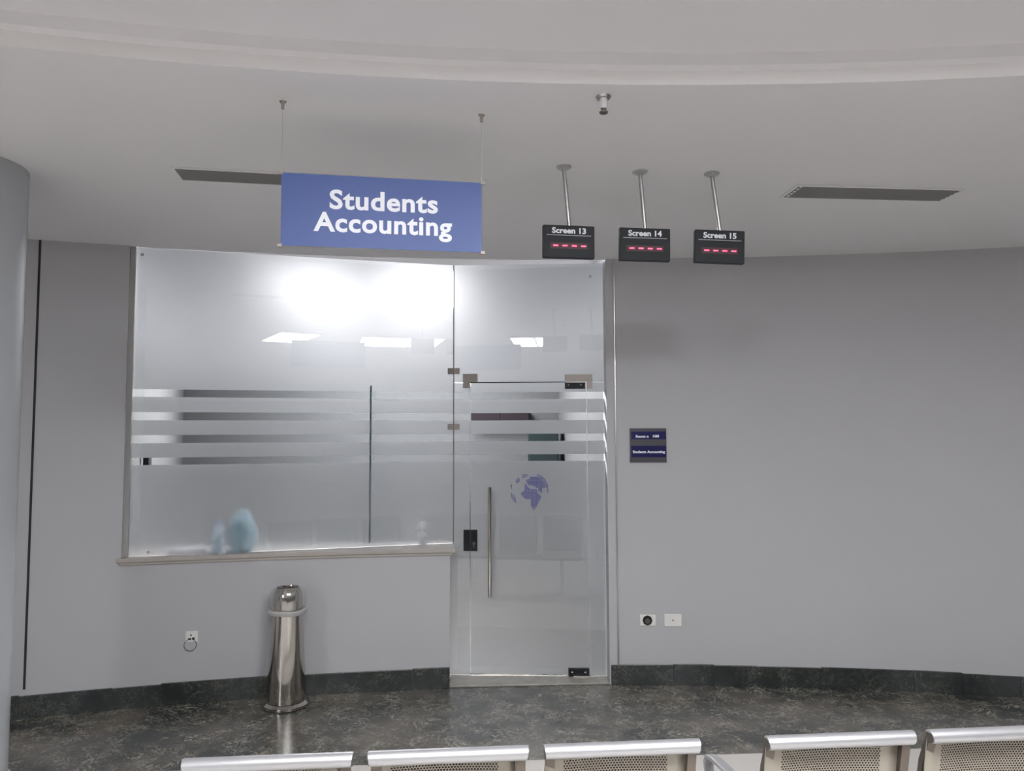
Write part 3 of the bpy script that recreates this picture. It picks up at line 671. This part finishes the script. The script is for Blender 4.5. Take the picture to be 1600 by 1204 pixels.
tag(link('black_wall_box', box(nb(), C0_.x, C1_.x, 5.85, 5.9, C1_.z, C0_.z), 'black', bevel=0.003), 'narrow black box seen at the left end of the lowest clear stripe', 'box')

# ================================================================== BENCHES
BA, BB = hz(287, 1194, 0.80), hz(1088, 1158, 0.80)
bu = (hz(1600, 1142, 0.8)-BA); bu.z = 0; bu.normalize(); bw = Vector((-bu.y, bu.x, 0))    # bw: away from the camera, the way the seats face
SW, PITCH_S = 0.452, 0.497
M['perf'] = perforated('perforated_beige_sheet', SW-0.035, 0.04, 0.352)
BF = (bu, bw, Z)
def make_bench(loc, label, widths):
    e = empty('waiting_bench', loc, BF, label=label, cat='bench', group='perforated metal waiting benches')
    total = widths[-1][1]
    # beam under the seats, legs and feet
    link('beam', box(nb(), 0.0, total, 0.24, 0.29, 0.335, 0.395), 'darksteel', e, bevel=0.004)
    for lx_ in (0.22, total-0.22):
        bm = nb(); tube(bm, [(lx_, 0.265, 0.335), (lx_, 0.265, 0.06)], 0.022, 14)
        lg = link('leg', bm, 'silver', e, smooth=True)
        link('foot_bar', ribbon(nb(), [(lx_, -0.02, 0.012), (lx_, 0.10, 0.045), (lx_, 0.265, 0.06), (lx_, 0.43, 0.045), (lx_, 0.55, 0.012)], Vector((1, 0, 0)), 0.02, 0.022), 'silver', lg, bevel=0.003)
    for (s0, s1) in widths:
        w_ = s1-s0
        # backrest: perforated sheet (own origin so the hole grid follows it)
        bm = nb(); prof = [(0.060, 0.0), (0.052, 0.06), (0.038, 0.16), (0.020, 0.27), (0.006, 0.345), (0.0, 0.375)]
        nx = 12; g = []
        for (y, z) in prof:
            g.append([bm.verts.new(((w_-0.035)*i/nx, y+0.10+0.018*math.sin(math.pi*i/nx), z)) for i in range(nx+1)])
        for r0_, r1_ in zip(g, g[1:]):
            for i in range(nx): bm.faces.new((r0_[i], r0_[i+1], r1_[i+1], r1_[i]))
        bk = link('backrest', bm, 'perf', e, smooth=True, recalc=False)
        bk.location = (s0+0.003, -0.08, 0.41)
        md = bk.modifiers.new('thick', 'SOLIDIFY'); md.thickness = 0.002
        bm = nb(); tube(bm, [(s0, 0, 0.795), (s0+0.003, 0, 0.7955), (s1-0.003, 0, 0.7955), (s1, 0, 0.795)], 0.0205, 24)
        tb = link('top_rail', bm, 'silver', e, smooth=True)
        for sx_, dx in ((s0, -0.002), (s1, 0.002)):
            bm = nb(); tube(bm, [(sx_, 0, 0.795), (sx_+dx, 0, 0.795)], 0.018, 20); link('end_cap', bm, 'darksteel', tb)
        for sx_, q_ in ((s0+0.018, 0.03), (s1-0.018, 0.0)):
            bm = nb(); ribbon(bm, [(sx_, 0.012+q_*0.4, 0.778), (sx_, 0.03+q_, 0.70), (sx_, 0.065+q_, 0.56), (sx_, 0.085, 0.44), (sx_, 0.13, 0.40), (sx_, 0.42, 0.41)], Vector((1, 0, 0)), 0.013, 0.02)
            link('side_frame', bm, 'darksteel', e)
        bm = nb(); prof = [(0.08, 0.425), (0.12, 0.408), (0.22, 0.402), (0.36, 0.410), (0.44, 0.415), (0.47, 0.400)]
        g = [[bm.verts.new((s0+0.004+(w_-0.008)*i/nx, y, z-0.012*math.sin(math.pi*i/nx))) for i in range(nx+1)] for y, z in prof]
        for r0_, r1_ in zip(g, g[1:]):
            for i in range(nx): bm.faces.new((r0_[i], r0_[i+1], r1_[i+1], r1_[i]))
        st_ = link('seat', bm, 'perf', e, smooth=True, recalc=False); md = st_.modifiers.new('thick', 'SOLIDIFY'); md.thickness = 0.003
    for ax in (-0.038, total+0.038):
        pts = [(ax, 0.085, 0.43), (ax, 0.055, 0.50), (ax, 0.045, 0.57), (ax, 0.055, 0.610), (ax, 0.085, 0.628), (ax, 0.20, 0.625), (ax, 0.34, 0.612), (ax, 0.395, 0.600), (ax, 0.415, 0.575), (ax, 0.405, 0.53), (ax, 0.36, 0.42), (ax, 0.30, 0.365)]
        ar = link('armrest', ribbon(nb(), pts, Vector((1, 0, 0)), 0.017, 0.014), 'silver', e, bevel=0.003)
        link('armrest_bracket', box(nb(), min(ax, ax+(0.04 if ax < 0 else -0.04)), max(ax, ax+(0.04 if ax < 0 else -0.04)), 0.25, 0.28, 0.35, 0.375), 'darksteel', ar)
    return e
def sline(px_, py_): return (hz(px_, py_, 0.80)-BA).dot(bu)
s = [sline(*k) for k in ((287, 1194), (550, 1183), (577, 1181), (823, 1169), (850, 1166), (1088, 1158))]
def base(off): return Vector((BA.x, BA.y, 0))+bu*off
make_bench(base(0), 'perforated metal waiting bench with three backs, left of the gap', [(s[0], s[1]), (s[2], s[3]), (s[4], s[5])])
o2 = sline(1193, 1152)
s2 = [0, sline(1423, 1147)-o2, sline(1450, 1146)-o2]
make_bench(base(o2), 'perforated metal waiting bench at the right edge, right of the gap', [(0, s2[1]), (s2[2], s2[2]+SW), (s2[2]+PITCH_S, s2[2]+PITCH_S+SW)])
bpy.context.view_layer.update()
